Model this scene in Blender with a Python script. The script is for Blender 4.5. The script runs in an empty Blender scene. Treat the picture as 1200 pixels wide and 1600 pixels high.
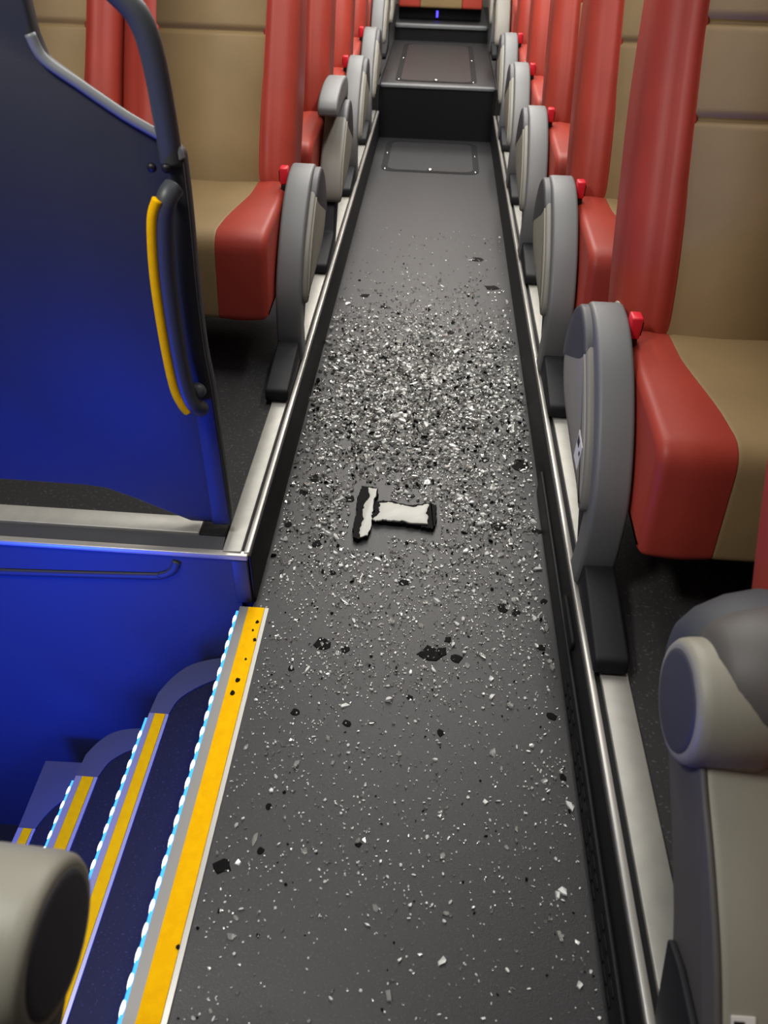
import bpy, bmesh, math, random
from mathutils import Vector, Matrix
random.seed(11)
C = bpy.context.scene.collection
R = math.radians

# ------------------------------------------------------------------ materials
def lin(c):
    out = []
    for v in c:
        v /= 255.0
        out.append(v / 12.92 if v <= 0.04045 else ((v + 0.055) / 1.055) ** 2.4)
    return (*out, 1.0)

def mat(name, rgb, rough=0.5, metal=0.0, bump=0.0, bscale=300.0, var=0.0, vscale=20.0, spec=0.5, trans=0.0, coat=0.0, alpha=1.0):
    m = bpy.data.materials.new(name)
    m.use_nodes = True
    nt = m.node_tree
    b = nt.nodes['Principled BSDF']
    b.inputs['Base Color'].default_value = lin(rgb)
    b.inputs['Roughness'].default_value = rough
    b.inputs['Metallic'].default_value = metal
    b.inputs['Specular IOR Level'].default_value = spec
    b.inputs['Transmission Weight'].default_value = trans
    b.inputs['Coat Weight'].default_value = coat
    tc = nt.nodes.new('ShaderNodeTexCoord')
    if bump > 0:
        n = nt.nodes.new('ShaderNodeTexNoise'); n.inputs['Scale'].default_value = bscale
        n.inputs['Detail'].default_value = 3
        bp = nt.nodes.new('ShaderNodeBump'); bp.inputs['Strength'].default_value = bump
        bp.inputs['Distance'].default_value = 0.002
        nt.links.new(tc.outputs['Object'], n.inputs['Vector'])
        nt.links.new(n.outputs['Fac'], bp.inputs['Height'])
        nt.links.new(bp.outputs['Normal'], b.inputs['Normal'])
    if var > 0:
        n = nt.nodes.new('ShaderNodeTexNoise'); n.inputs['Scale'].default_value = vscale
        n.inputs['Detail'].default_value = 4
        r = nt.nodes.new('ShaderNodeValToRGB')
        l = lin(rgb)
        r.color_ramp.elements[0].color = tuple(max(0, x * (1 - var)) for x in l[:3]) + (1,)
        r.color_ramp.elements[1].color = tuple(min(1, x * (1 + var)) for x in l[:3]) + (1,)
        r.color_ramp.elements[0].position = 0.35
        r.color_ramp.elements[1].position = 0.65
        nt.links.new(tc.outputs['Object'], n.inputs['Vector'])
        nt.links.new(n.outputs['Fac'], r.inputs['Fac'])
        nt.links.new(r.outputs['Color'], b.inputs['Base Color'])
    return m

def speckle(name, base, dots, rough, scale=220.0, lo=0.66, hi=0.74, bump=0.25):
    m = mat(name, base, rough, bump=bump, bscale=500)
    nt = m.node_tree; b = nt.nodes['Principled BSDF']
    tc = nt.nodes.new('ShaderNodeTexCoord')
    n = nt.nodes.new('ShaderNodeTexNoise'); n.inputs['Scale'].default_value = scale
    n.inputs['Detail'].default_value = 2
    r = nt.nodes.new('ShaderNodeValToRGB')
    r.color_ramp.elements[0].position = lo; r.color_ramp.elements[0].color = lin(base)
    r.color_ramp.elements[1].position = hi; r.color_ramp.elements[1].color = lin(dots)
    nt.links.new(tc.outputs['Object'], n.inputs['Vector'])
    nt.links.new(n.outputs['Fac'], r.inputs['Fac'])
    nt.links.new(r.outputs['Color'], b.inputs['Base Color'])
    return m

M = {}
M['aisle'] = speckle('aisle_vinyl', (37, 37, 39), (60, 60, 62), 0.42, 260, 0.60, 0.72, 0.3)
M['aisle'].node_tree.nodes['Principled BSDF'].inputs['Specular IOR Level'].default_value = 0.5
M['carpet'] = speckle('platform_carpet', (42, 42, 43), (76, 76, 76), 0.85, 160, 0.60, 0.72, 0.5)
M['riser'] = mat('black_riser', (22, 22, 24), 0.55, bump=0.15, bscale=250, spec=0.25)
M['rubber'] = mat('black_rubber', (18, 19, 21), 0.65, spec=0.25)
M['alu'] = mat('brushed_aluminium', (169, 168, 161), 0.5, 0.55, bump=0.05, bscale=90, var=0.05, vscale=30)
M['alu3'] = mat('dull_aluminium', (150, 149, 148), 0.55, 0.35, bump=0.05, bscale=90)
M['alu2'] = mat('bright_aluminium', (190, 188, 182), 0.35, 0.5)
M['yellow'] = mat('yellow_grip', (255, 190, 0), 0.75, spec=0.08, bump=0.2, bscale=400, var=0.06, vscale=60)
M['red'] = mat('red_vinyl', (163, 60, 47), 0.47, bump=0.08, bscale=320, var=0.08, vscale=6, spec=0.3)
M['beige'] = mat('beige_vinyl', (138, 116, 80), 0.6, bump=0.10, bscale=420, var=0.07, vscale=5, spec=0.3)
M['pad'] = mat('grey_armrest_plastic', (104, 106, 107), 0.5, bump=0.08, bscale=500)
M['padrow'] = mat('dark_soft_plastic', (58, 62, 68), 0.6, bump=0.1, bscale=500)
M['shell'] = mat('beige_grey_plastic', (142, 140, 127), 0.5, bump=0.05, bscale=400, var=0.03, vscale=8)
M['cap'] = mat('dark_cap_plastic', (64, 65, 70), 0.5, bump=0.08, bscale=500)
M['cheek'] = mat('grey_beige_plastic', (116, 114, 106), 0.5, bump=0.05, bscale=400)
M['collar'] = mat('brown_grey_plastic', (82, 80, 78), 0.55, bump=0.08, bscale=400)
M['frame'] = mat('dark_frame', (25, 27, 31), 0.6, spec=0.3)
M['buckle'] = mat('red_buckle', (226, 40, 58), 0.35)
M['black'] = mat('black_plastic', (20, 20, 22), 0.45)
M['part'] = mat('grey_partition', (40, 43, 48), 0.55, bump=0.1, bscale=350, var=0.05, vscale=6)
M['tube'] = mat('grey_tube', (62, 66, 70), 0.45)
M['edge'] = mat('grey_edge_trim', (112, 116, 118), 0.45)
M['stairwall'] = mat('stairwell_panel', (58, 60, 66), 0.5, bump=0.05, bscale=120)
M['tread'] = speckle('tread_vinyl', (24, 25, 31), (56, 56, 62), 0.6, 240, 0.64, 0.72, 0.2)
M['tread'].node_tree.nodes['Principled BSDF'].inputs['Specular IOR Level'].default_value = 0.25
M['curb'] = mat('grey_step_trim', (70, 73, 80), 0.55, bump=0.1, bscale=300)
M['white'] = mat('white_sticker', (232, 232, 228), 0.5)
M['ink'] = mat('dark_ink', (30, 30, 32), 0.6)
M['chrome'] = mat('chrome', (220, 220, 220), 0.12, 1.0)
M['shell_wall'] = mat('bus_wall', (120, 118, 112), 0.6)
M['ceil'] = mat('bus_ceiling', (170, 168, 162), 0.7)
M['night'] = mat('dark_window_glass', (14, 16, 20), 0.08)
M['flake'] = mat('black_flake', (8, 8, 9), 0.7, spec=0.12)
M['film'] = mat('white_frit_film', (182, 182, 175), 0.4, bump=0.25, bscale=90)

def glass_mat(name, rgb, rough, trans):
    m = mat(name, rgb, rough, trans=trans, spec=0.8)
    m.node_tree.nodes['Principled BSDF'].inputs['IOR'].default_value = 1.5
    return m
M['glass'] = glass_mat('broken_glass', (222, 224, 219), 0.10, 0.72)
M['glass2'] = glass_mat('broken_glass_fine', (222, 224, 220), 0.07, 0.85)
M['glass3'] = glass_mat('crushed_glint_glass', (232, 233, 230), 0.12, 0.15)  # pale crushed grains; their whiteness also paints in bright glints

def emit(name, rgb, strength):
    m = bpy.data.materials.new(name); m.use_nodes = True
    nt = m.node_tree; nt.nodes.clear()
    o = nt.nodes.new('ShaderNodeOutputMaterial'); e = nt.nodes.new('ShaderNodeEmission')
    e.inputs['Color'].default_value = lin(rgb); e.inputs['Strength'].default_value = strength
    nt.links.new(e.outputs[0], o.inputs[0])
    return m
M['led'] = emit('led_cyan', (60, 150, 255), 2.2)
M['ledspot'] = emit('led_white', (225, 245, 255), 3.0)
M['blueled'] = emit('blue_indicator', (70, 60, 255), 3.0)
M['lamp'] = emit('ceiling_lamp', (255, 246, 230), 3.0)

# ------------------------------------------------------------------ object helpers
def link(name, me, m, parent=None, smooth=False, bevel=0.0, seg=2, subsurf=0):
    o = bpy.data.objects.new(name, me); C.objects.link(o)
    if m is not None:
        me.materials.append(m)
    if parent is not None:
        o.parent = parent
    if smooth:
        for p in me.polygons: p.use_smooth = True
    if bevel > 0:
        b = o.modifiers.new('bevel', 'BEVEL'); b.width = bevel; b.segments = seg
        b.limit_method = 'ANGLE'; b.angle_limit = R(35)
        for p in me.polygons: p.use_smooth = True
        b.harden_normals = False
    if subsurf:
        s = o.modifiers.new('sub', 'SUBSURF'); s.levels = subsurf; s.render_levels = subsurf
    return o

def tag(o, label, cat, group=None, kind=None):
    if label: o['label'] = label
    if cat: o['category'] = cat
    if group: o['group'] = group
    if kind: o['kind'] = kind
    return o

def struct(o):
    o['kind'] = 'structure'
    return o

def empty(name, loc=(0, 0, 0)):
    o = bpy.data.objects.new(name, None); C.objects.link(o)
    o.location = loc; o.empty_display_size = 0.05
    return o

def pydata(verts, faces):
    me = bpy.data.meshes.new('m'); me.from_pydata([tuple(v) for v in verts], [], faces)
    bm = bmesh.new(); bm.from_mesh(me)
    bmesh.ops.recalc_face_normals(bm, faces=bm.faces)
    bm.to_mesh(me); bm.free()
    return me

def boxes(bs):
    v, f = [], []
    for (x0, x1, y0, y1, z0, z1) in bs:
        n = len(v)
        v += [(x0, y0, z0), (x1, y0, z0), (x1, y1, z0), (x0, y1, z0), (x0, y0, z1), (x1, y0, z1), (x1, y1, z1), (x0, y1, z1)]
        f += [tuple(n + i for i in q) for q in ((0, 3, 2, 1), (4, 5, 6, 7), (0, 1, 5, 4), (1, 2, 6, 5), (2, 3, 7, 6), (3, 0, 4, 7))]
    return pydata(v, f)

def loft(rings, cap=True, closed=True):
    v, f = [], []
    n = len(rings[0])
    for r in rings: v += [tuple(p) for p in r]
    for i in range(len(rings) - 1):
        for j in range(n if closed else n - 1):
            k = (j + 1) % n
            f.append((i * n + j, i * n + k, (i + 1) * n + k, (i + 1) * n + j))
    if cap:
        f.append(tuple(range(n))); f.append(tuple((len(rings) - 1) * n + j for j in range(n)))
    return pydata(v, f)

def offset_poly(poly, d):
    """inward offset of a closed 2D polygon (counter-clockwise or not) by d, along vertex normals"""
    n = len(poly); out = []
    area = sum(poly[i][0] * poly[(i + 1) % n][1] - poly[(i + 1) % n][0] * poly[i][1] for i in range(n))
    s = 1 if area > 0 else -1
    for i in range(n):
        a, b, c = Vector(poly[i - 1]), Vector(poly[i]), Vector(poly[(i + 1) % n])
        e1, e2 = (b - a), (c - b)
        if e1.length < 1e-9 or e2.length < 1e-9:
            out.append(tuple(b)); continue
        e1.normalize(); e2.normalize()
        nn = Vector((-(e1.y + e2.y), e1.x + e2.x)) * s
        if nn.length < 1e-6: out.append(tuple(b)); continue
        nn.normalize()
        out.append(tuple(b + nn * d))
    return out

def rounded(poly, rad, seg=5):
    n = len(poly); out = []
    for i in range(n):
        a, b, c = Vector(poly[i - 1]), Vector(poly[i]), Vector(poly[(i + 1) % n])
        r = rad[i] if isinstance(rad, (list, tuple)) else rad
        u, w = (a - b), (c - b)
        t = min(r, u.length * 0.45, w.length * 0.45)
        p0, p1 = b + u.normalized() * t, b + w.normalized() * t
        for k in range(seg + 1):
            s = k / seg
            out.append(tuple((1 - s) ** 2 * p0 + 2 * s * (1 - s) * b + s * s * p1))
    return out

def smoothcurve(pts, per=6):
    """Catmull-Rom through points"""
    out = []
    P = [Vector(p) for p in pts]
    for i in range(len(P) - 1):
        a, b, c, d = P[max(i - 1, 0)], P[i], P[i + 1], P[min(i + 2, len(P) - 1)]
        for k in range(per):
            t = k / per
            out.append(0.5 * ((2 * b) + (c - a) * t + (2 * a - 5 * b + 4 * c - d) * t * t + (3 * b - a - 3 * c + d) * t ** 3))
    out.append(P[-1])
    return [tuple(p) for p in out]

def extrude_yz(poly, x0, x1, rnd=0.0, steps=3):
    """polygon in (y,z) extruded from x0 to x1 with rounded rims"""
    lo, hi = min(x0, x1), max(x0, x1)
    rings = []
    st = []
    if rnd > 0:
        for k in range(steps + 1):
            a = (math.pi / 2) * k / steps
            st.append((lo + rnd * (1 - math.sin(a)) if False else lo + rnd * (1 - math.cos(a)), rnd * (1 - math.sin(a))))
        st2 = [(hi - (x - lo), d) for x, d in reversed(st)]
        st = st + st2
    else:
        st = [(lo, 0), (hi, 0)]
    for x, d in st:
        pp = offset_poly(poly, d) if d > 1e-7 else poly
        rings.append([(x, p[0], p[1]) for p in pp])
    return loft(rings)

def extrude_xz(poly, y0, y1):
    return loft([[(p[0], y0, p[1]) for p in poly], [(p[0], y1, p[1]) for p in poly]])

def extrude_xy(poly, z0, z1):
    return loft([[(p[0], p[1], z0) for p in poly], [(p[0], p[1], z1) for p in poly]])

def tube(pts, rad, seg=12, flat=1.0):
    P = [Vector(p) for p in pts]
    rings = []
    up = Vector((0, 1, 0))
    for i, p in enumerate(P):
        t = (P[min(i + 1, len(P) - 1)] - P[max(i - 1, 0)]).normalized()
        a = t.cross(up)
        if a.length < 1e-4: a = t.cross(Vector((1, 0, 0)))
        a.normalize(); b = a.cross(t).normalized()
        r = rad[i] if isinstance(rad, (list, tuple)) else rad
        rings.append([p + a * math.cos(2 * math.pi * k / seg) * r + b * math.sin(2 * math.pi * k / seg) * r * flat for k in range(seg)])
    return loft(rings)

def lathe_x(profile, cy, cz, seg=40, x_sign=1):
    """profile: list of (x, radius)"""
    rings = []
    for x, r in profile:
        rings.append([(x * x_sign, cy + r * math.cos(2 * math.pi * k / seg), cz + r * math.sin(2 * math.pi * k / seg)) for k in range(seg)])
    return loft(rings)

# ------------------------------------------------------------------ camera (1200 x 1600)
F, PITCH, YAW, ROLL = 1200.0, R(40.2), R(-2.6), R(1.9)
fwd = Vector((math.sin(YAW) * math.cos(PITCH), math.cos(YAW) * math.cos(PITCH), -math.sin(PITCH)))
right = Vector((math.cos(YAW), -math.sin(YAW), 0)); up = right.cross(fwd)
r2 = right * math.cos(ROLL) + up * math.sin(ROLL)
u2 = -right * math.sin(ROLL) + up * math.cos(ROLL)
CAM = Vector((0, 0, 1.3))
cd = bpy.data.cameras.new('camera'); cam = bpy.data.objects.new('camera', cd); C.objects.link(cam)
mw = Matrix((( r2.x, u2.x, -fwd.x, CAM.x), (r2.y, u2.y, -fwd.y, CAM.y), (r2.z, u2.z, -fwd.z, CAM.z), (0, 0, 0, 1)))
cam.matrix_world = mw
cd.sensor_fit = 'VERTICAL'; cd.sensor_height = 24.0; cd.lens = F / 1600 * 24.0
cd.dof.use_dof = True; cd.dof.focus_distance = 1.95; cd.dof.aperture_fstop = 3.2
cd.clip_start = 0.02; cd.clip_end = 60
bpy.context.scene.camera = cam

def onz(px, py, z):
    d = fwd + r2 * ((px - 600) / F) + u2 * ((800 - py) / F)
    t = (z - CAM.z) / d.z
    return CAM + d * t

# ------------------------------------------------------------------ the setting
ZP = 0.15                 # seat platform
ZR = 0.29                 # rear raised floor
YS, YS2 = 5.13, 6.68      # the two rises at the back of the aisle
WX = 1.52
struct(link('floor', boxes([(-0.345, 0.352, -2.0, YS, -0.08, 0.0)]), M['aisle']))
struct(link('floor', boxes([(-0.345, 0.352, YS, YS2, 0.0, ZR)]), M['aisle'], bevel=0.006))
struct(link('floor', boxes([(-0.345, 0.352, YS2, 8.6, 0.0, 0.385)]), M['aisle'], bevel=0.006))
struct(link('platform_floor_right', boxes([(0.353, WX, -2.0, YS, -0.08, ZP - 0.004)]), M['carpet']))
struct(link('platform_floor_right', boxes([(0.353, WX, YS + 0.001, 8.6, -0.08, ZR)]), M['carpet']))
struct(link('platform_floor_left', boxes([(-WX, -0.347, 1.20, YS, -0.08, ZP - 0.004)]), M['carpet']))
struct(link('platform_floor_left', boxes([(-WX, -0.347, YS + 0.001, 8.6, -0.08, ZR)]), M['carpet']))
struct(link('platform_floor_left', boxes([(-WX, -0.347, -2.0, 0.0, -0.08, ZP - 0.004)]), M['carpet']))
struct(link('floor_stairwell', boxes([(-WX, -0.36, -0.02, 1.2, -1.26, -1.15)]), M['tread']))
struct(link('wall_right', boxes([(WX, WX + 0.06, -2.0, 8.6, -1.26, 2.3)]), M['shell_wall']))
struct(link('wall_left', boxes([(-WX - 0.06, -WX, -2.0, 8.6, -1.26, 2.3)]), M['shell_wall']))
struct(link('wall_back', boxes([(-WX, WX, 8.6, 8.66, -0.1, 2.3)]), M['shell_wall']))
struct(link('wall_front', boxes([(-WX, WX, -2.06, -2.0, -0.1, 2.3)]), M['shell_wall']))
struct(link('ceiling', boxes([(-WX, WX, -2.0, 8.6, 2.3, 2.36)]), M['ceil']))
k = 0
for s in (1, -1):
    for i in range(4):
        k += 1
        y0 = -0.4 + i * 2.2
        struct(link('window_%d' % k, boxes([(s * (WX - 0.012), s * (WX - 0.002), y0, y0 + 2.0, 1.05, 1.9)]), M['night']))

# sunken-aisle side panels
struct(link('trim_1', extrude_yz([(-2.0, -0.0), (YS, -0.0), (YS, ZP - 0.006), (-2.0, ZP - 0.006)], 0.346, 0.3525), M['riser']))
struct(link('trim_2', boxes([(-0.3465, -0.340, 1.19, YS, 0.0, ZP - 0.006)]), M['riser'], bevel=0.002))
# ribbed lower kick panel near the camera, with its end cap
ribs = [(0.338, 0.347, 0.18, 1.66, 0.0, 0.072)]
kick = struct(link('trim_3', boxes(ribs), M['riser'], bevel=0.003))
rb = []
for i in range(34):
    y = -0.05 + i * 0.031
    if y > 0.99: break
    if i % 5 == 4: continue
    rb.append((0.3362, 0.3385, y, y + 0.024, 0.014, 0.026))
    rb.append((0.3362, 0.3385, y + 0.004, y + 0.028, 0.042, 0.054))
link('vent_ribs', boxes(rb), M['rubber'], kick, bevel=0.0015)
sl = rounded([(1.03, 0.085), (1.17, 0.085), (1.17, 0.115), (1.03, 0.115)], 0.014)
link('handle_slot', extrude_yz(sl, 0.338, 0.347, 0.003), M['rubber'], kick, smooth=True)
# rises at the rear with their metal edges
struct(link('trim_4', boxes([(-0.335, 0.338, YS - 0.012, YS + 0.03, ZR - 0.012, ZR + 0.006)]), M['edge'], bevel=0.004))
struct(link('trim_5', boxes([(-0.335, 0.338, YS2 - 0.02, YS2 + 0.03, 0.370, 0.394)]), M['edge'], bevel=0.004))
struct(link('trim_6', boxes([(-0.335, 0.338, YS - 0.006, YS, 0.0, ZR - 0.013)]), M['riser']))
struct(link('trim_7', boxes([(-0.335, 0.338, YS2 - 0.006, YS2, ZR, 0.369)]), M['riser']))

# aluminium edge profiles of the seat platforms
def edge_profile(name, s, y0, y1, x_in, x_a, x_b, x_out, label):
    t = empty(name, (s * x_a, (y0 + y1) / 2, ZP)); ox, oy = t.location.x, t.location.y
    def bb(a, b, z0, z1): return boxes([(s * min(a, b) - ox if s > 0 else -max(a, b) - ox, s * max(a, b) - ox if s > 0 else -min(a, b) - ox, y0 - oy, y1 - oy, z0 - ZP, z1 - ZP)])
    link('edge_lip', bb(x_in, x_in + 0.0125, ZP - 0.012, ZP + 0.003), M['alu2'], t, bevel=0.002)
    link('groove', bb(x_in + 0.0125, x_a - 0.0005, ZP - 0.012, ZP - 0.003), M['rubber'], t)
    link('track_plate', bb(x_a, x_b, ZP - 0.012, ZP + 0.004), M['alu'], t, bevel=0.002)
    tag(t, label, 'metal strip')
edge_profile('platform_edge_strip', 1, -1.9, YS - 0.02, 0.349, 0.372, 0.424, 0, 'long brushed aluminium strip edging the seat platform right of the aisle')
edge_profile('platform_edge_strip', -1, 1.192, YS - 0.02, 0.343, 0.361, 0.402, 0, 'long brushed aluminium strip edging the seat platform left of the aisle')

# ------------------------------------------------------------------ hatches in the aisle floor
def hatch(y0, y1, z, x0, x1, label):
    cx, cy = (x0 + x1) / 2, (y0 + y1) / 2
    t = empty('floor_hatch', (cx, cy, z))
    w, h = (x1 - x0) / 2, (y1 - y0) / 2
    o = rounded([(-w, -h), (w, -h), (w, h), (-w, h)], 0.07)
    link('hatch_frame', extrude_xy(o, 0.0005, 0.0025), M['rubber'], t)
    i_ = rounded([(-w + 0.035, -h + 0.02), (w - 0.035, -h + 0.02), (w - 0.035, h - 0.03), (-w + 0.035, h - 0.03)], 0.06)
    link('lid', extrude_xy(i_, 0.001, 0.005), M['aisle'], t)
    me = lathe_x([(0.0, 0.001), (0.0, 0.016), (0.004, 0.015), (0.007, 0.008), (0.0075, 0.001)], 0, 0, 20)
    me.transform(Matrix.Rotation(R(-90), 4, 'Y')); me.transform(Matrix.Translation((0.0, -h + 0.04, 0.005)))
    link('latch', me, M['chrome'], t, smooth=True)
    for sx in (-1, 1):
        me = lathe_x([(0.0, 0.001), (0.0, 0.008), (0.004, 0.006), (0.005, 0.001)], 0, 0, 12)
        me.transform(Matrix.Rotation(R(-90), 4, 'Y')); me.transform(Matrix.Translation((sx * (w - 0.018), h * 0.1, 0.003)))
        link('screw', me, M['chrome'], t, smooth=True)
        me = lathe_x([(0.0, 0.001), (0.0, 0.008), (0.004, 0.006), (0.005, 0.001)], 0, 0, 12)
        me.transform(Matrix.Rotation(R(-90), 4, 'Y')); me.transform(Matrix.Translation((sx * (w - 0.022), -h + 0.03, 0.003)))
        link('screw', me, M['chrome'], t, smooth=True)
    tag(t, label, 'hatch')
hatch(4.45, 5.06, 0.0, -0.285, 0.262, 'rounded dark floor hatch with bright latch, before the first rise of the aisle')
hatch(5.24, 6.52, ZR, -0.26, 0.24, 'dark floor hatch with bright latch on the raised aisle, beyond the first rise')

# ------------------------------------------------------------------ stairwell at the left
STEPX = [(-0.373, -0.307, 0.0, 1.170), (-0.567, -0.522, -0.2, 1.008), (-0.764, -0.711, -0.4, 0.953), (-0.945, -0.901, -0.6, 0.912)]
YF = 0.02
STEPLAB = ['top yellow nosing strip along the aisle floor edge, with scalloped cyan light',
           'second stair step down from the aisle, long yellow strip on its edge',
           'third stair step down, short yellow strip half hidden by the beige armrest',
           'lowest visible stair step with a small square of yellow strip']
for i, (x0, x1, z, y1) in enumerate(STEPX):
    t = empty('step_edge' if i == 0 else 'stair_step', ((x0 + x1) / 2, (YF + y1) / 2, z))
    ox, oy = t.location.x, t.location.y
    def L(bs): return boxes([(a - ox, b - ox, c - oy, d - oy, e - z, f_ - z) for a, b, c, d, e, f_ in bs])
    w = x1 - x0
    if i == 0:
        xs = (x0, x0 + 0.020, x0 + 0.057, x1)
    else:
        xs = (x0, x0 + 0.30 * w, x0 + 0.84 * w, x1)
    zz = 0.004
    n = link('nosing', L([(xs[0], xs[1], YF, y1, z - 0.02, z + zz), (xs[1], xs[2], YF, y1, z - 0.02, z + zz - 0.0015)]), M['alu3'], t)
    link('nosing_edge', L([(xs[2] + 0.0003, xs[3], YF, y1, z - 0.0006, z + zz)]), M['alu2'], n)
    link('grip_strip', L([(xs[1] + 0.0004, xs[2] - 0.0004, YF + 0.001, y1 - 0.001, z + zz - 0.0014, z + zz + 0.0015)]), M['yellow'], n)
    if i < 3:
        led = link('light_strip', L([(x0 - 0.006, x0 - 0.0002, YF, y1 - 0.012, z - 0.014, z + 0.002)]), M['led'], t)
        bl = bmesh.new()
        y = YF + 0.02
        while y < y1 - 0.03:
            mtx = Matrix.Translation((x0 - 0.0045 - ox, y - oy, -0.004)) @ Matrix.Diagonal((0.0052, 0.0158, 0.008, 1))
            bmesh.ops.create_icosphere(bl, subdivisions=2, radius=1.0, matrix=mtx)
            y += 0.0365
        me = bpy.data.meshes.new('m'); bl.to_mesh(me); bl.free()
        link('light_diodes', me, M['ledspot'], led, smooth=True)
    if i == 0:
        # face of the aisle floor under the nosing
        link('riser_panel', L([(-0.362, -0.346, YF, 1.185, -0.2, -0.02)]), M['stairwall'], t)
    else:
        px0 = STEPX[i - 1][0] - 0.0005
        if i == 3:
            outer = [(x0, y1), (-0.952, 1.102), (px0, 1.106)]
            inner = [(-0.901, y1), (-0.893, 0.94), (-0.872, 0.98), (-0.84, 1.005), (px0, 1.01)]
        elif i == 2:
            outer = [(x0, y1), (-0.761, 1.011), (-0.742, 1.049), (-0.712, 1.079), (-0.659, 1.094), (px0, 1.096)]
            inner = [(x1, y1), (-0.700, 0.99), (-0.682, 1.012), (-0.662, 1.028), (-0.63, 1.041), (px0, 1.043)]
        else:
            outer = [(x0, y1), (-0.563, 1.062), (-0.542, 1.11), (-0.506, 1.152), (-0.442, 1.177), (px0, 1.180)]
            inner = [(x1, y1), (-0.513, 1.045), (-0.487, 1.078), (-0.44, 1.112), (-0.40, 1.122), (px0, 1.124)]
        outer = [tuple(p) for p in outer]
        if i < 3:
            oc = [outer[0]] + smoothcurve([Vector((p[0], p[1], 0)) for p in outer[1:]], 4)
            oc = [(p[0], p[1]) for p in oc]
        else:
            oc = outer
        ic = [(p[0], p[1]) for p in smoothcurve([Vector((p[0], p[1], 0)) for p in inner], 4)]
        body = [(x0 + 0.002, YF)] + oc + [(px0, YF)]
        body = [(p[0] - ox, p[1] - oy) for p in body]
        link('tread', extrude_xy(body, -0.195, -0.001), M['tread'], t)
        curb = oc + list(reversed(ic))
        curb = [(p[0] - ox, p[1] - oy) for p in curb]
        link('curved_trim', extrude_xy(curb, -0.0008, 0.004), M['curb'], t)
    tag(t, STEPLAB[i], 'step')

# stairwell far wall below the partition
st = struct(link('wall_stairwell', boxes([(-WX, -0.372, 1.186, 1.198, -1.15, 0.135)]), M['stairwall']))
# folded lip along the wall
gp = smoothcurve([(-1.45, 1.184, 0.035), (-1.0, 1.184, 0.046), (-0.60, 1.184, 0.066), (-0.545, 1.184, 0.073), (-0.518, 1.184, 0.090), (-0.505, 1.184, 0.118)], 6)
link('pressed_lip', tube(gp, 0.010, 10, 0.45), M['stairwall'], st, smooth=True)
struct(link('trim_8', boxes([(-0.3845, -0.3475, 1.184, 1.199, 0.0, 0.134)]), M['stairwall'], bevel=0.003))
# landing edge profile: lower rail and upper strip
t = empty('landing_edge_rail', (-0.93, 1.2, ZP)); ox, oy, oz = t.location
def L(bs): return boxes([(a - ox, b - ox, c - oy, d - oy, e - oz, f_ - oz) for a, b, c, d, e, f_ in bs])
link('lower_rail', L([(-WX + 0.02, -0.346, 1.182, 1.199, 0.136, 0.150)]), M['alu2'], t, bevel=0.002)
link('rail_channel', extrude_yz([(1.200 - oy, 0.146 - oz), (1.2325 - oy, 0.146 - oz), (1.2325 - oy, 0.157 - oz), (1.200 - oy, 0.1485 - oz)], -WX + 0.02 - ox, -0.404 - ox), M['stairwall'], t)
link('upper_strip', L([(-WX + 0.02, -0.462, 1.233, 1.287, 0.146, 0.164)]), M['alu'], t, bevel=0.002)
link('corner_block', L([(-0.461, -0.404, 1.233, 1.30, 0.146, 0.160)]), M['rubber'], t, bevel=0.002)
tag(t, 'double aluminium rail across the landing edge above the stairwell wall', 'metal rail')

# ------------------------------------------------------------------ partition beside the stairs
YPN = 1.25
t = empty('stair_partition', (-0.8, YPN + 0.02, ZP)); ox, oy, oz = t.location
redge = smoothcurve([(-0.391, 0.180), (-0.392, 0.35), (-0.393, 0.52), (-0.397, 0.60), (-0.396, 0.72), (-0.390, 0.86), (-0.389, 0.945)], 4)
outl = [(-1.46, 0.262), (-0.86, 0.265), (-0.70, 0.263), (-0.655, 0.258), (-0.60, 0.236), (-0.55, 0.212), (-0.482, 0.180)] + redge + \
       [(-0.405, 0.960), (-0.47, 0.995), (-0.53, 1.034), (-0.578, 1.068), (-0.585, 1.10), (-0.590, 1.45), (-1.46, 1.45)]
poly = [(p[0] - ox, p[1] - oz) for p in outl]
link('panel', extrude_xz(poly, -0.02, 0.012), M['part'], t, bevel=0.006)
# raised edge band down the right side
band = redge + [(p[0] - 0.042 + 0.012 * (p[1] > 0.5), p[1] + 0.0) for p in reversed(redge)]
link('side_band', extrude_xz([(p[0] - ox, p[1] - oz) for p in band], -0.026, -0.018), M['part'], t, bevel=0.004)
tp = smoothcurve([(-0.392, YPN - 0.002, 0.938), (-0.405, YPN - 0.002, 0.962), (-0.47, YPN - 0.002, 0.998), (-0.53, YPN - 0.002, 1.037), (-0.575, YPN - 0.002, 1.068), (-0.588, YPN - 0.002, 1.10)], 5)
link('edge_trim', tube([(p[0] - ox, p[1] - oy, p[2] - oz) for p in tp], 0.008, 10), M['edge'], t, smooth=True)
hp = smoothcurve([(-0.408, YPN, 0.93), (-0.409, YPN, 1.00), (-0.413, YPN, 1.075), (-0.423, YPN, 1.12), (-0.446, YPN, 1.150), (-0.50, YPN, 1.19), (-0.60, YPN, 1.26)], 8)
link('handrail', tube([(p[0] - ox, p[1] - oy, p[2] - oz) for p in hp], 0.018, 16), M['tube'], t, smooth=True)
for bx in (-0.4335, -0.411):
    me = lathe_x([(0, 0.001), (0, 0.0075), (0.004, 0.0065), (0.006, 0.004), (0.0065, 0.001)], 0, 0, 16)
    me.transform(Matrix.Rotation(R(-90), 4, 'Z')); me.transform(Matrix.Translation((bx - ox, 1.228 - oy, 0.930 - oz)))
    link('bolt', me, M['black'], t, smooth=True)
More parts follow.
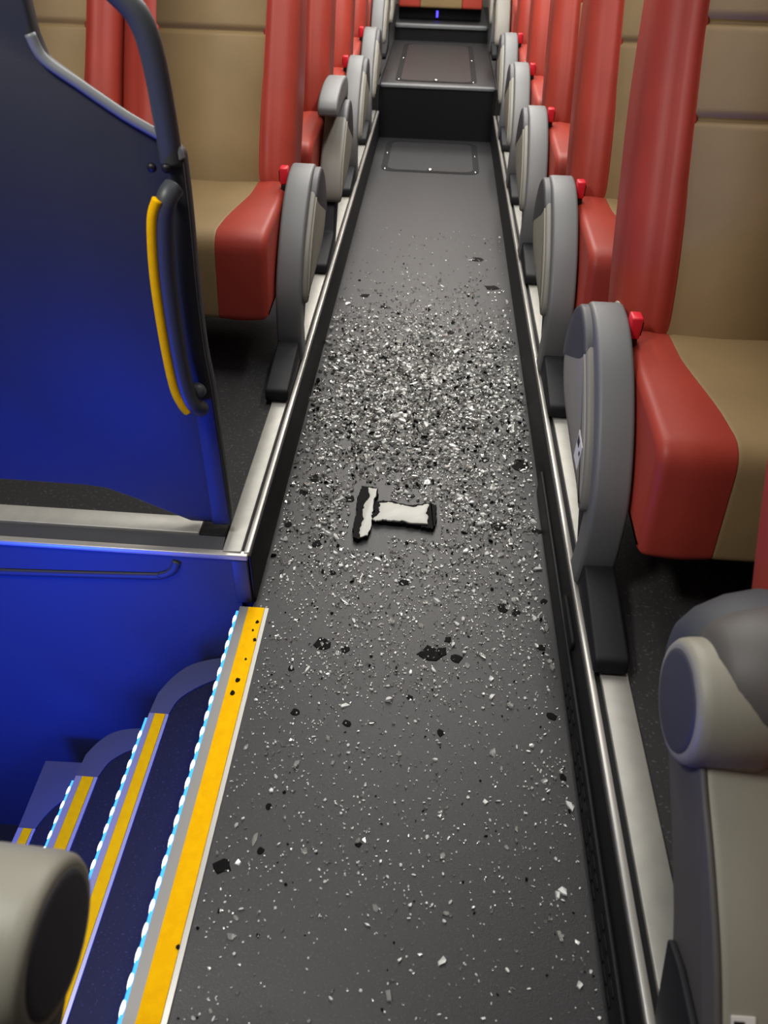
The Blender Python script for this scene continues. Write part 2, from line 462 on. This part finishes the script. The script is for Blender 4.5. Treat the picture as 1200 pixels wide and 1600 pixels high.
# grab handle: curved bar standing off the panel with a yellow grip insert
hy = 1.205
gh = smoothcurve([(-0.404, hy + 0.022, 0.902), (-0.412, hy + 0.004, 0.888), (-0.422, hy, 0.850), (-0.431, hy, 0.768), (-0.434, hy, 0.65), (-0.431, hy, 0.56), (-0.422, hy + 0.004, 0.512), (-0.412, hy + 0.022, 0.492)], 7)
hd = link('grab_handle', tube([(p[0] - ox, p[1] - oy, p[2] - oz) for p in gh], 0.0165, 14), M['tube'], t, smooth=True)
yl = smoothcurve([(-0.421, hy - 0.010, 0.893), (-0.435, hy - 0.012, 0.858), (-0.446, hy - 0.012, 0.768), (-0.449, hy - 0.012, 0.65), (-0.446, hy - 0.012, 0.56), (-0.438, hy - 0.010, 0.522), (-0.430, hy - 0.006, 0.502)], 7)
link('grip_strip', tube([(p[0] - ox, p[1] - oy, p[2] - oz) for p in yl], 0.0088, 10), M['yellow'], hd, smooth=True)
me = lathe_x([(0, 0.001), (0, 0.016), (0.010, 0.014), (0.016, 0.008), (0.017, 0.001)], 0, 0, 18)
me.transform(Matrix.Rotation(R(-90), 4, 'Z')); me.transform(Matrix.Translation((-0.413 - ox, 1.226 - oy, 0.535 - oz)))
link('knob', me, M['tube'], t, smooth=True)
tag(t, 'tall grey partition lit blue beside the stairwell, with yellow-striped grab handle', 'partition')

# ------------------------------------------------------------------ double seats
X0 = 0.427; XB = 0.95; XC = 0.962; XD = 1.485
def cushion_profile():
    p = [(-0.458, 0.318), (-0.415, 0.540), (-0.20, 0.550), (0.05, 0.552), (0.05, 0.35), (-0.2, 0.318)]
    return rounded(p, [0.018, 0.050, 0.1, 0.02, 0.02, 0.02], 6)
def back_profile(rec):
    d = Vector((math.sin(rec), math.cos(rec))); n = Vector((-math.cos(rec), math.sin(rec)))  # n: towards the sitter
    o = Vector((0.0, 0.545))
    def q(a, b): return tuple(o + d * a + n * b)
    p = [q(-0.10, -0.13), q(-0.03, 0.005), q(0.12, 0.022), q(0.30, 0.018), q(0.55, 0.0), q(0.80, 0.015), q(0.84, -0.14), q(0.5, -0.20), q(0.2, -0.18)]
    return rounded(p, [0.06, 0.06, 0.1, 0.1, 0.1, 0.06, 0.06, 0.1, 0.1], 6), q
def panel_profile(q):
    p = [q(-0.10, -0.13), q(-0.03, 0.003), q(0.12, 0.019), q(0.30, 0.017), q(0.408, 0.013), q(0.420, 0.000), q(0.432, 0.012), q(0.50, 0.010), q(0.581, 0.008), q(0.593, -0.006), q(0.605, 0.008), q(0.80, 0.015), q(0.84, -0.10), q(0.5, -0.14), q(0.2, -0.15)]
    return rounded(p, [0.03, 0.03, 0.1, 0.1, 0.02, 0.005, 0.02, 0.05, 0.02, 0.005, 0.02, 0.04, 0.04, 0.1, 0.1], 5)
def sx(me, s):
    if s < 0:
        me.transform(Matrix.Diagonal((-1, 1, 1, 1)))
        me.flip_normals()
    return me
def padded(prof, xa, xb, inset0, inset1, crown=0.0, xbf=None, wt=None):
    """upholstered block between xa and xb: rounded at both ends (radii inset0, inset1), bulging by crown between
    them; xbf(y,z) moves the seam end, wt(y,z) says how much of the rounding a profile point takes"""
    RND = [(1 - math.cos(k * math.pi / 14), 1 - math.sin(k * math.pi / 14)) for k in range(8)]
    st = [('a', f, inset0 * off) for f, off in RND]
    st += [('m', f, -crown * math.sin(math.pi * f)) for f in (0.12, 0.25, 0.38, 0.5, 0.62, 0.75, 0.88)]
    st += [('b', f, inset1 * off) for f, off in reversed(RND)]
    out = []
    for kind, f, d in st:
        pp = offset_poly(prof, 0.01)
        ring = []
        for p0, p1 in zip(prof, pp):
            w = 1.0 if wt is None else wt(*p0)
            p = (p0[0] + (p1[0] - p0[0]) * d * w / 0.01, p0[1] + (p1[1] - p0[1]) * d * w / 0.01)
            xe = xb if xbf is None else xbf(*p0)
            if kind == 'a': x = xa + inset0 * f
            elif kind == 'b': x = xe - inset1 * f
            else: x = (xa + inset0) + (xe - inset1 - xa - inset0) * f
            ring.append((x, p[0], p[1]))
        out.append(ring)
    return loft(out)

def make_seat(s, pad_mode, rec, zoff, hub=False, sticker=False, name='double_seat', back_dx=0.0, only_row=False):
    root = empty(name, (0, 0, 0))
    OX = 0.9 * s
    def put(n, me, m, parent=root, **kw):
        me = sx(me, s)
        me.transform(Matrix.Translation((-OX, 0, -ZP)))
        return link(n, me, m, parent, **kw)
    cp = cushion_profile()
    bp, q = back_profile(rec)
    def seamc(y, z):      # seam between red bolster and beige panel on the cushion
        f = max(0.0, min(1.0, (-0.05 - y) / 0.33)); f = f * f * (3 - 2 * f)
        return X0 + 0.097 + 0.042 * f
    def seamb(y, z):
        return X0 + 0.097 - 0.010 * max(0, min(1, (z - 0.6) / 0.6))
    for (xa, xb, flip) in ((X0, XB, False), (XC, XD, False)):
        a = xa - X0
        dx = back_dx
        cm = put('seat_cushion', loft([[(seamc(*p) + a + dx - 0.012, p[0], p[1]) for p in offset_poly(cp, 0.004)], [(seamc(*p) + a + dx + 0.006, p[0], p[1]) for p in cp], [(seamc(*p) + a + 0.11 + dx, p[0], p[1] - 0.004 * (p[1] > .5)) for p in cp], [(xb - 0.125 + dx, p[0], p[1]) for p in cp]]), M['beige'], smooth=True)
        put('side_bolster', padded(cp, xa + dx, 0, 0.022, 0.005, 0.004, lambda y, z: seamc(y, z) + a + dx), M['red'], cm, smooth=True)
        put('side_bolster', padded(cp, xb - 0.13 + dx, xb + dx, 0.005, 0.022, 0.004), M['red'], cm, smooth=True)
        if s < 0 and hub: continue
        pp = panel_profile(q)
        bk = put('backrest', loft([[(seamb(*p) + a - 0.006 + dx, p[0], p[1]) for p in pp], [(xb - 0.114 + dx, p[0], p[1]) for p in pp]]), M['beige'], smooth=True)
        def wt(y, z):
            n = (Vector((y, z)) - Vector(q(0, 0))).dot(Vector((-math.cos(rec), math.sin(rec))))
            return max(0.12, min(1.0, (n + 0.13) / 0.11))
        put('side_bolster', padded(bp, xa - 0.004 + dx, 0, 0.055, 0.008, 0.006, lambda y, z: seamb(y, z) + a + dx, wt), M['red'], bk, smooth=True)
        put('side_bolster', padded(bp, xb - 0.12 + dx, xb + dx, 0.008, 0.055, 0.006, None, wt), M['red'], bk, smooth=True)
    # under-seat frame
    put('seat_frame', boxes([(X0 + 0.03, XD - 0.02, -0.30, 0.02, 0.29, 0.335), (X0 + 0.75, X0 + 0.80, -0.12, -0.02, 0.155, 0.31)]), M['frame'], bevel=0.008)
    # buckle
    bk = put('belt_buckle', boxes([(0.422, 0.446, -0.065, -0.030, 0.565, 0.612)]), M['buckle'], bevel=0.004)
    put('buckle_stalk', boxes([(0.426, 0.444, -0.062, -0.033, 0.53, 0.565)]), M['black'], bk, bevel=0.003)
    put('buckle_slot', boxes([(0.4462, 0.4485, -0.060, -0.036, 0.572, 0.602)]), M['black'], bk)
    # leg
    lp = rounded([(-0.61, 0.158), (-0.34, 0.158), (-0.22, 0.29), (-0.05, 0.34), (-0.05, 0.42), (-0.25, 0.42), (-0.38, 0.225), (-0.60, 0.190)], 0.010, 3)
    if not hub: put('leg', extrude_yz(lp, 0.356, 0.420, 0.006), M['frame'], smooth=True)
    else: put('leg', extrude_yz(rounded([(-0.61, 0.158), (-0.245, 0.158), (-0.19, 0.27), (-0.23, 0.285), (-0.33, 0.29), (-0.60, 0.29)], 0.006, 3), 0.358, 0.368, 0.003), M['frame'], smooth=True)
    # armrest side panel: a lens seen from the aisle
    lens = [(0.035, 0.588), (0.075, 0.555), (0.105, 0.49), (0.098, 0.428), (0.015, 0.374), (-0.164, 0.345), (-0.27, 0.335), (-0.330, 0.320), (-0.330, 0.36), (-0.262, 0.447), (-0.15, 0.530), (-0.06, 0.578), (0.0, 0.592)]
    lensc = smoothcurve([Vector((p[0], p[1], 0)) for p in lens + [lens[0]]], 4)[:-1]
    lensc = [(p[0], p[1]) for p in lensc]
    if hub:
        hy, hz = 0.0, 0.505
        arc = [(0.055, 0.50), (0.06, 0.45), (0.02, 0.40), (-0.06, 0.35), (-0.16, 0.28), (-0.24, 0.20), (-0.30, 0.166), (-0.44, 0.166), (-0.40, 0.22), (-0.34, 0.30), (-0.26, 0.37), (-0.17, 0.425), (-0.09, 0.465), (-0.04, 0.50), (0.0, 0.53)]
        ac = [(p[0], p[1]) for p in smoothcurve([Vector((p[0], p[1], 0)) for p in arc + [arc[0]]], 4)[:-1]]
        sp = put('armrest_panel', extrude_yz(ac, 0.372, 0.50, 0.014, 4), M['shell'], smooth=True)
        put('side_cheek', extrude_yz(ac, 0.3685, 0.378, 0.004, 3), M['collar'], sp, smooth=True)
        put('pivot_hub', lathe_x([(0.349, 0.001), (0.349, 0.068), (0.350, 0.073), (0.356, 0.078), (0.366, 0.080), (0.43, 0.083), (0.445, 0.078), (0.45, 0.001)], hy, hz, 48), M['shell'], sp, smooth=True)
        put('pivot_cap', lathe_x([(0.3465, 0.001), (0.3465, 0.058), (0.3475, 0.064), (0.351, 0.0665), (0.352, 0.001)], hy, hz, 48), M['cap'], sp, smooth=True)
        put('armrest_pad', lathe_x([(0.366, 0.001), (0.366, 0.050), (0.374, 0.066), (0.395, 0.085), (0.43, 0.102), (0.47, 0.112), (0.51, 0.11), (0.53, 0.09), (0.535, 0.001)], hy + 0.062 + (0 if s > 0 else -0.16), hz - 0.012 - (0 if s > 0 else 0.10), 48), M['padrow'], smooth=True)
        if s > 0:
            put('pad_collar', lathe_x([(0.376, 0.001), (0.378, 0.060), (0.392, 0.074), (0.42, 0.088), (0.46, 0.098), (0.51, 0.098), (0.515, 0.001)], hy + 0.018, hz + 0.022, 48), M['collar'], smooth=True)
        else:
            put('pad_collar', lathe_x([(0.374, 0.001), (0.376, 0.055), (0.386, 0.074), (0.41, 0.088), (0.45, 0.096), (0.51, 0.096), (0.515, 0.001)], hy - 0.040, hz - 0.020, 48), M['padrow'], smooth=True)
        so = rounded([(-0.055, 0.40), (-0.20, 0.35), (-0.19, 0.385), (-0.08, 0.455)], 0.01)
        me = boxes([(0.470, 0.501, -0.25, -0.055, 0.40, 0.47)])
        put('slot', tube([(0.487, -0.06, 0.478), (0.487, -0.12, 0.451), (0.487, -0.19, 0.414), (0.487, -0.26, 0.371)], 0.014, 12, 0.5), M['black'], sp, smooth=True)
        if sticker:
            def strip(t0, t1, h0, h1):
                a_, b_, n_ = Vector((-0.335, 0.3055)), Vector((-0.262, 0.3695)), Vector((-0.66, 0.75))
                return [tuple(a_.lerp(b_, t) + n_ * h) for t, h in ((t0, h0), (t1, h0), (t1, h1), (t0, h1))]
            put('label_sticker', extrude_yz(strip(0.05, 0.55, 0.0, 0.0035), 0.386, 0.412), M['white'], sp)
            put('label_print', extrude_yz(strip(0.30, 0.50, 0.003, 0.0042), 0.388, 0.400), M['ink'], sp)
    else:
        sp = put('armrest_panel', extrude_yz(lensc, 0.333, 0.385 if pad_mode == 'down' else 0.418, 0.010, 4), M['cheek'], smooth=True)
        hc = [(0.035, 0.592), (0.079, 0.557), (0.109, 0.49), (0.102, 0.434), (0.06, 0.450), (-0.02, 0.487), (-0.085, 0.520), (-0.11, 0.548), (-0.06, 0.582), (0.0, 0.597)]
        hcc = [(p[0], p[1]) for p in smoothcurve([Vector((p[0], p[1], 0)) for p in hc + [hc[0]]], 4)[:-1]]
        put('panel_inlay', extrude_yz([(p[0] - 0.006, p[1] + 0.008) for p in offset_poly(lensc, 0.016)], 0.3305, 0.36, 0.004, 3), M['shell'], sp, smooth=True)
        put('hub_cover', extrude_yz(hcc, 0.3295, 0.388 if pad_mode == 'down' else 0.40, 0.010, 4), M['cap'], sp, smooth=True)
        if sticker:
            put('label_sticker', extrude_yz([(-0.265, 0.372), (-0.215, 0.372), (-0.215, 0.437), (-0.265, 0.428)], 0.3292, 0.3308), M['white'], sp)
            put('label_print', extrude_yz([(-0.240, 0.410), (-0.221, 0.412), (-0.221, 0.428), (-0.240, 0.426)], 0.3284, 0.3296), M['ink'], sp)
            put('label_print', extrude_yz([(-0.260, 0.402), (-0.251, 0.402), (-0.251, 0.411), (-0.260, 0.411)], 0.3284, 0.3296), M['ink'], sp)
        if pad_mode == 'down':
            outer = [(0.05, 0.580), (0.02, 0.604), (-0.07, 0.598), (-0.17, 0.556), (-0.28, 0.472), (-0.362, 0.365), (-0.385, 0.25), (-0.375, 0.160)]
            inner = [(-0.305, 0.160), (-0.315, 0.25), (-0.30, 0.335), (-0.235, 0.425), (-0.15, 0.50), (-0.06, 0.545), (0.03, 0.550)]
        elif pad_mode == 'level':
            outer = [(0.10, 0.600), (0.10, 0.64), (0.05, 0.672), (-0.10, 0.678), (-0.23, 0.658), (-0.28, 0.632), (-0.285, 0.607)]
            inner = [(-0.26, 0.598), (-0.18, 0.602), (-0.08, 0.604), (0.02, 0.600), (0.07, 0.580)]
        else:
            outer = [(0.02, 0.56), (0.0, 0.62), (0.03, 0.72), (0.10, 0.83), (0.17, 0.90)]
            inner = [(0.22, 0.88), (0.16, 0.79), (0.10, 0.70), (0.08, 0.62), (0.07, 0.56)]
        oc = [(p[0], p[1]) for p in smoothcurve([Vector((p[0], p[1], 0)) for p in outer], 5)]
        ic = [(p[0], p[1]) for p in smoothcurve([Vector((p[0], p[1], 0)) for p in inner], 5)]
        put('armrest_pad', extrude_yz(oc + ic, 0.349, 0.421, 0.009, 4), M['pad'], smooth=True)
        put('hinge_block', lathe_x([(0.419, 0.001), (0.419, 0.034), (0.428, 0.030), (0.432, 0.001)], 0.06, 0.555, 24), M['shell'], sp, smooth=True)
    return root

def copy_tree(o, parent=None):
    c = o.copy(); C.objects.link(c)
    if parent is not None: c.parent = parent
    for ch in list(o.children): copy_tree(ch, c)
    return c

cache = {}
def seat(s, mode, rec, Y, dz, label, hub=False, sticker=False, dx=0.0, bdx=0.0):
    key = (s, mode, rec, hub, sticker, bdx)
    if key in cache:
        o = copy_tree(cache[key])
    else:
        o = make_seat(s, mode, rec, 0, hub, sticker, back_dx=bdx); cache[key] = o
    o.location = (0.9 * s + dx, Y, ZP + dz)
    tag(o, label, 'bus seat', 'double seats right of the aisle' if s > 0 else 'double seats left of the aisle')
    return o
ords = ['first', 'second', 'third', 'fourth', 'fifth', 'sixth', 'seventh']
A = R(25)
DZ = ZR - ZP
seat(1, 'hub', A, 0.61, 0, 'seat at the lower right corner, only its beige armrest with dark round cap showing', hub=True, sticker=True, bdx=0.055)
seat(1, 'down', A, 1.53, 0, 'nearest fully visible red and beige double seat, right of the aisle', sticker=True)
for i, Y in enumerate((2.40, 3.27, 4.12)):
    seat(1, 'down', A, Y, 0, '%s red and beige double seat back along the right of the aisle' % ords[i + 1])
seat(1, 'down', A, 4.95, 0, 'fifth red and beige double seat along the right, last before the aisle rises')
seat(1, 'up', A, 5.80, DZ, 'sixth double seat along the right, beyond the first rise, armrest pad lifted')
seat(1, 'down', A, 6.62, DZ, 'farthest double seat along the right, beside the second rise')
seat(-1, 'hub', A, 0.275, 0, 'seat at the lower left corner, only its beige armrest with dark cap above the stairs', hub=True, dx=0.04, bdx=0.02)
seat(-1, 'down', R(30), 2.40, 0, 'red and beige double seat directly behind the grey stair partition')
seat(-1, 'level', A, 3.27, 0, 'second double seat behind the partition, its grey armrest pad swung up level')
for i, Y in enumerate((4.12, 4.95)):
    seat(-1, 'down', A, Y, 0, '%s red and beige double seat behind the stair partition, left of the aisle' % ords[i + 2])
seat(-1, 'down', A, 5.72, DZ, 'fifth double seat along the left, just beyond the first rise')
seat(-1, 'up', A, 6.50, DZ, 'farthest double seat along the left, beside the second rise')

# rear bench place facing down the aisle
t = empty('rear_seat', (0, 7.0, 0.385)); 
rp = rounded([(-0.12, 0.085), (-0.10, 0.26), (0.35, 0.24), (0.35, 0.10)], [0.02, 0.05, 0.02, 0.02])
cm = link('seat_cushion', extrude_yz(rp, -0.165, 0.145, 0.004), M['beige'], t, smooth=True)
link('side_bolster', extrude_yz(rp, -0.33, -0.166, 0.012), M['red'], cm, smooth=True)
link('side_bolster', extrude_yz(rp, 0.146, 0.30, 0.012), M['red'], cm, smooth=True)
rp = rounded([(0.30, 0.22), (0.50, 0.95), (0.62, 0.95), (0.45, 0.15)], 0.04)
bk = link('backrest', extrude_yz(rp, -0.165, 0.145, 0.004), M['beige'], t, smooth=True)
link('side_bolster', extrude_yz(rp, -0.33, -0.166, 0.012), M['red'], bk, smooth=True)
link('side_bolster', extrude_yz(rp, 0.146, 0.30, 0.012), M['red'], bk, smooth=True)
link('seat_base', boxes([(-0.33, 0.30, -0.02, 0.35, 0.001, 0.095)]), M['frame'], t, bevel=0.006)
tag(t, 'red and beige middle seat of the rear bench at the end of the aisle', 'bus seat')
t = empty('indicator_light', (-0.035, 6.975, 0.425))
link('housing', boxes([(-0.014, 0.014, -0.012, 0.004, -0.03, 0.03)]), M['black'], t, bevel=0.003)
link('lamp_lens', boxes([(-0.008, 0.008, -0.016, -0.0125, -0.022, 0.022)]), M['blueled'], t, bevel=0.002)
tag(t, 'tiny blue indicator light under the rear bench seat', 'light')

# ------------------------------------------------------------------ broken glass
def chunk(sz, flat, rng):
    v = []
    n = rng.choice((4, 5, 5, 6))
    a0 = rng.random() * 6.28
    hgt = sz * flat
    top = []
    for i in range(n):
        a = a0 + 2 * math.pi * i / n + rng.uniform(-.25, .25)
        r = sz * rng.uniform(0.38, 0.62)
        v.append((r * math.cos(a), r * math.sin(a), 0.0))
        k_ = rng.uniform(0.75, 1.0)
        top.append((r * k_ * math.cos(a), r * k_ * math.sin(a), hgt * rng.uniform(0.55, 1.0)))
    ax, ay = rng.uniform(-.5, .5), rng.uniform(-.5, .5)
    v += [(p[0], p[1], max(0.001, p[2] + ax * p[0] + ay * p[1])) for p in top]
    f = [tuple(range(n))[::-1], tuple(range(n, 2 * n))] + [(i, (i + 1) % n, n + (i + 1) % n, n + i) for i in range(n)]
    return v, f
rng = random.Random(5)
def density():
    """Y along the aisle: thick heap between 1.55 and 2.9, thinning towards the camera"""
    u = rng.random()
    if u < 0.59: return min(4.2, max(1.2, rng.gauss(2.12, 0.36)))
    if u < 0.715: return 2.0 - 1.05 * rng.random() ** 0.75
    if u < 0.735: return rng.uniform(2.6, 3.6)
    return 0.28 + 1.35 * rng.random() ** 0.75
pieces = []
NG = 16000
clumps = [(rng.uniform(-0.29, 0.32), density()) for _ in range(420)]
while len(pieces) < NG:
    if rng.random() < 0.30:
        cx, cy = rng.choice(clumps); x, y = cx + rng.gauss(0, 0.022), cy + rng.gauss(0, 0.026)
    else:
        x, y = rng.uniform(-0.330, 0.338), density()
    if y > 1.5 and rng.random() < 0.35:
        x = max(-0.33, min(0.335, rng.gauss(0.02, 0.16)))
    if not (-0.333 < x < 0.335 and 0.26 < y < 4.3): continue
    if y < 1.17 and x < -0.300: continue
    if y < 1.66 and x > 0.327: continue
    if (-0.158 < x < -0.055 and 1.385 < y < 1.655) or (-0.10 < x < 0.078 and 1.44 < y < 1.59): continue
    q_ = rng.random()
    dense = math.exp(-((y - 2.15) / 0.6) ** 2)
    s_ = rng.uniform(0.0036, 0.0074) if q_ < 0.80 else (rng.uniform(0.007, 0.012) if q_ < 0.98 else rng.uniform(0.012, 0.022))
    s_ *= 0.75 + 0.55 * dense
    if y < 1.25 and q_ < 0.97: s_ *= 0.78
    d = (Vector((x, y, 0)) - CAM).dot(fwd)
    pieces.append((s_ / d, s_, x, y))
pieces.sort(reverse=True)
protos = []
for i in range(14):
    v, f = chunk(1.0, rng.uniform(0.28, 0.62), rng)
    me = pydata(v, f); me.materials.append(M['glass'] if i % 3 else M['glass3']); protos.append(me)
for i, (_, s_, x, y) in enumerate(pieces[:300]):
    o = bpy.data.objects.new('glass_shard', protos[i % 14]); C.objects.link(o)
    o.location = (x, y, 0.0005); e_ = rng.uniform(0.6, 1.0); o.scale = (s_ / e_, s_ * e_, s_ * rng.uniform(0.5, 0.9)); o.rotation_euler = (0, 0, rng.uniform(0, 6.28))
    tag(o, 'larger clear fragment of broken safety glass lying on the dark aisle floor', 'glass shard', 'larger glass fragments on the aisle floor')
V, Fc, mi = [], [], []
for (_, s_, x, y) in pieces[300:]:
    v, f = chunk(s_, rng.uniform(0.3, 0.7), rng)
    n = len(V)
    e_ = rng.uniform(0.6, 1.0); ang = rng.random() * 3.14; ca, sa = math.cos(ang), math.sin(ang)
    v = [(a * ca / e_ - b * sa * e_, a * sa / e_ + b * ca * e_, c) for a, b, c in v]
    V += [(a + x, b + y, c + 0.0004) for a, b, c in v]
    Fc += [tuple(n + i for i in q_) for q_ in f]
    k_ = rng.random(); mi += [1 if k_ < (0.27 if y > 1.3 else 0.45) else (2 if k_ > (0.90 if y > 1.3 else 0.96) else 0)] * len(f)
gl = link('shattered_glass', pydata(V, Fc), M['glass2'])
gl.data.materials.append(M['glass3']); gl.data.materials.append(M['flake'])
for p_ in gl.data.polygons:
    p_.material_index = mi[p_.index]
tag(gl, 'fine crumbs of shattered safety glass strewn over the aisle floor', 'broken glass', kind='stuff')

# dark flakes, placed on the floor where they lie
FL = [(672,1022,17),(690,1018,9),(505,1005,13),(812,728,14),(778,822,14),(786,950,10),(806,957,8),(348,1353,13),(920,1463,11),(637,590,8),(688,1145,7),(542,1130,7),(495,850,8),(547,780,8),
      (462,1112,7),(765,616,8),(806,690,8),(630,910,8),(570,462,7),(768,450,10),(746,405,9),(838,830,7),(862,870,6),(588,700,7),(493,748,9),(757,718,7),(712,1030,9),(540,1015,7),(455,1045,6),
      (862,1120,8),(846,1012,7),(700,1000,6),(470,690,8),(520,560,7),(818,560,7),(650,695,8),(600,640,6),(475,770,7),(408,1330,6),(420,1260,5),(866,985,7),(850,940,6),(880,1215,6),(600,480,6),(705,520,6),(450,820,6),(520,895,6),(800,790,7),(560,1320,5),(640,1090,5)]
fp = []
for i in range(6):
    n = 9; v = []
    for zz in (0.0, 0.004):
        for j in range(n):
            a = 2 * math.pi * j / n; r = 1 if zz == 0 else 0.9
            rr = (0.7 + 0.45 * random.Random(i * 50 + j).random()) * r
            v.append((rr * math.cos(a), rr * math.sin(a) * 1.15, zz))
    f = [tuple(range(n))[::-1], tuple(range(n, 2 * n))] + [(j, (j + 1) % n, n + (j + 1) % n, n + j) for j in range(n)]
    me = pydata(v, f); me.materials.append(M['flake']); fp.append(me)
for i, (px, py, rr) in enumerate(FL):
    p = onz(px, py, 0.0)
    if p.x < -0.325 or p.x > 0.325: continue
    d = (p - CAM).dot(fwd); rad = rr * d / F
    o = bpy.data.objects.new('dark_flake', fp[i % 6]); C.objects.link(o)
    o.location = (p.x, p.y, 0.0004); o.scale = (rad, rad, 0.3); o.rotation_euler = (0, 0, rng.uniform(0, 6.28))
    tag(o, 'small black flake of tinted debris lying flat on the dark aisle floor', 'flake', 'black flakes on the aisle floor')
for i, (px, py, rr) in enumerate([(402, 972, 3), (398, 1000, 3), (372, 1063, 4), (363, 1083, 4), (278, 1480, 4), (395, 985, 2), (384, 1030, 2)]):
    p = onz(px, py, 0.0056); d = (p - CAM).dot(fwd); rad = rr * d / F
    o = bpy.data.objects.new('dark_crumb', fp[i % 6]); C.objects.link(o)
    o.location = (p.x, p.y, 0.0056); o.scale = (rad, rad, 0.5)
    tag(o, 'tiny black crumb lying on the top yellow nosing strip', 'crumb', 'black crumbs on the yellow strip')

# the two lumps of still-joined glass with white printed border
def lump(outline, white, name, label, zt):
    P = [onz(500 + a / 5.0, 740 + b / 5.0, 0.010) for a, b in outline]
    W = [onz(500 + a / 5.0, 740 + b / 5.0, 0.016) for a, b in white]
    c = sum(P, Vector()) / len(P)
    t = empty(name, (c.x, c.y, 0))
    def jag(pts, amp, sub=4, rngs=3):
        rr = random.Random(rngs); out = []
        for i in range(len(pts)):
            a, b = pts[i], pts[(i + 1) % len(pts)]
            for k_ in range(sub):
                p = a.lerp(b, k_ / sub)
                out.append((p.x - c.x + rr.uniform(-amp, amp), p.y - c.y + rr.uniform(-amp, amp)))
        return out
    link('glass_body', extrude_xy(jag(P, 0.0030, 6, 3), 0.0005, 0.012), M['flake'], t)
    jw = jag(W, 0.0022, 4, 8)
    link('white_film', extrude_xy(jw, 0.0122, zt), M['film'], t, bevel=0.0008)
    tag(t, label, 'glass lump')
lump([(330,100),(380,105),(447,113),(452,160),(430,205),(412,300),(405,372),(378,490),(320,500),(298,520),(255,492),(268,372),(288,300),(288,200),(312,150)],
     [(380,110),(445,115),(445,160),(425,200),(410,290),(402,340),(408,380),(372,480),(320,493),(306,460),(322,400),(343,350),(333,280),(360,210),(383,180)],
     'glass_lump', 'narrow black and white strip of broken glass standing across the left end of its neighbour', 0.016)
lump([(425,232),(465,215),(530,215),(600,228),(720,255),(850,230),(880,240),(912,252),(908,360),(888,430),(840,428),(760,408),(640,390),(540,382),(415,368),(405,330),(425,300)],
     [(466,235),(530,222),(600,236),(665,252),(720,264),(780,252),(850,238),(845,270),(832,310),(845,340),(840,390),(720,384),(640,366),(560,364),(510,360),(470,362),(430,368),(412,350),(468,310),(462,280)],
     'glass_lump', 'wide white piece of broken glass with pinched middle and black ragged ends', 0.017)

# ------------------------------------------------------------------ lights
def area(name, loc, rot, sx_, sy_, power, col):
    l = bpy.data.lights.new(name, 'AREA'); l.shape = 'RECTANGLE'; l.size = sx_; l.size_y = sy_
    l.energy = power; l.color = col
    o = bpy.data.objects.new(name, l); C.objects.link(o); o.location = loc; o.rotation_euler = rot
    return o
WARM = (1.0, 0.972, 0.915)
# fluorescent ceiling lamps in two rows over the aisle edges
for i, y in enumerate((-1.0, 0.6, 2.2, 3.8, 5.4, 7.0)):
    for s in (-1, 1):
        pw = (0.8, 1.8, 12, 21, 17, 14)[i]
        area('ceiling_lamp', (s * 0.42, y, 2.27), (0, 0, 0), 0.16, 1.15, pw, WARM)
area('aisle_lamp', (0.0, 5.4, 2.25), (0, 0, 0), 0.22, 3.4, 31, WARM)
area('stair_fill_light', (-0.95, 0.45, 2.2), (0, 0, 0), 0.3, 0.5, 25, WARM)  # unseen white fill, added to brighten the yellow step strips
# blue stair lamps: under each nosing and one in the stairwell
BLUE = (0.008, 0.05, 1.0)
for (x0, x1, z, y1) in STEPX[:3]:
    area('step_lamp', (x0 - 0.014, 0.58, z - 0.02), (0, R(60), 0), 0.02, 1.0, 3.2, BLUE)
area('stairwell_lamp', (-1.12, 0.12, -0.50), (R(112), 0, R(-8)), 0.5, 0.3, 26, BLUE)
w = bpy.data.worlds.new('world'); bpy.context.scene.world = w; w.use_nodes = True
w.node_tree.nodes['Background'].inputs['Color'].default_value = (0.02, 0.021, 0.024, 1)
w.node_tree.nodes['Background'].inputs['Strength'].default_value = 0.3

vs = bpy.context.scene.view_settings
vs.view_transform = 'Standard'; vs.look = 'None'; vs.gamma = 1.0; vs.exposure = 0.13; vs.use_curve_mapping = False
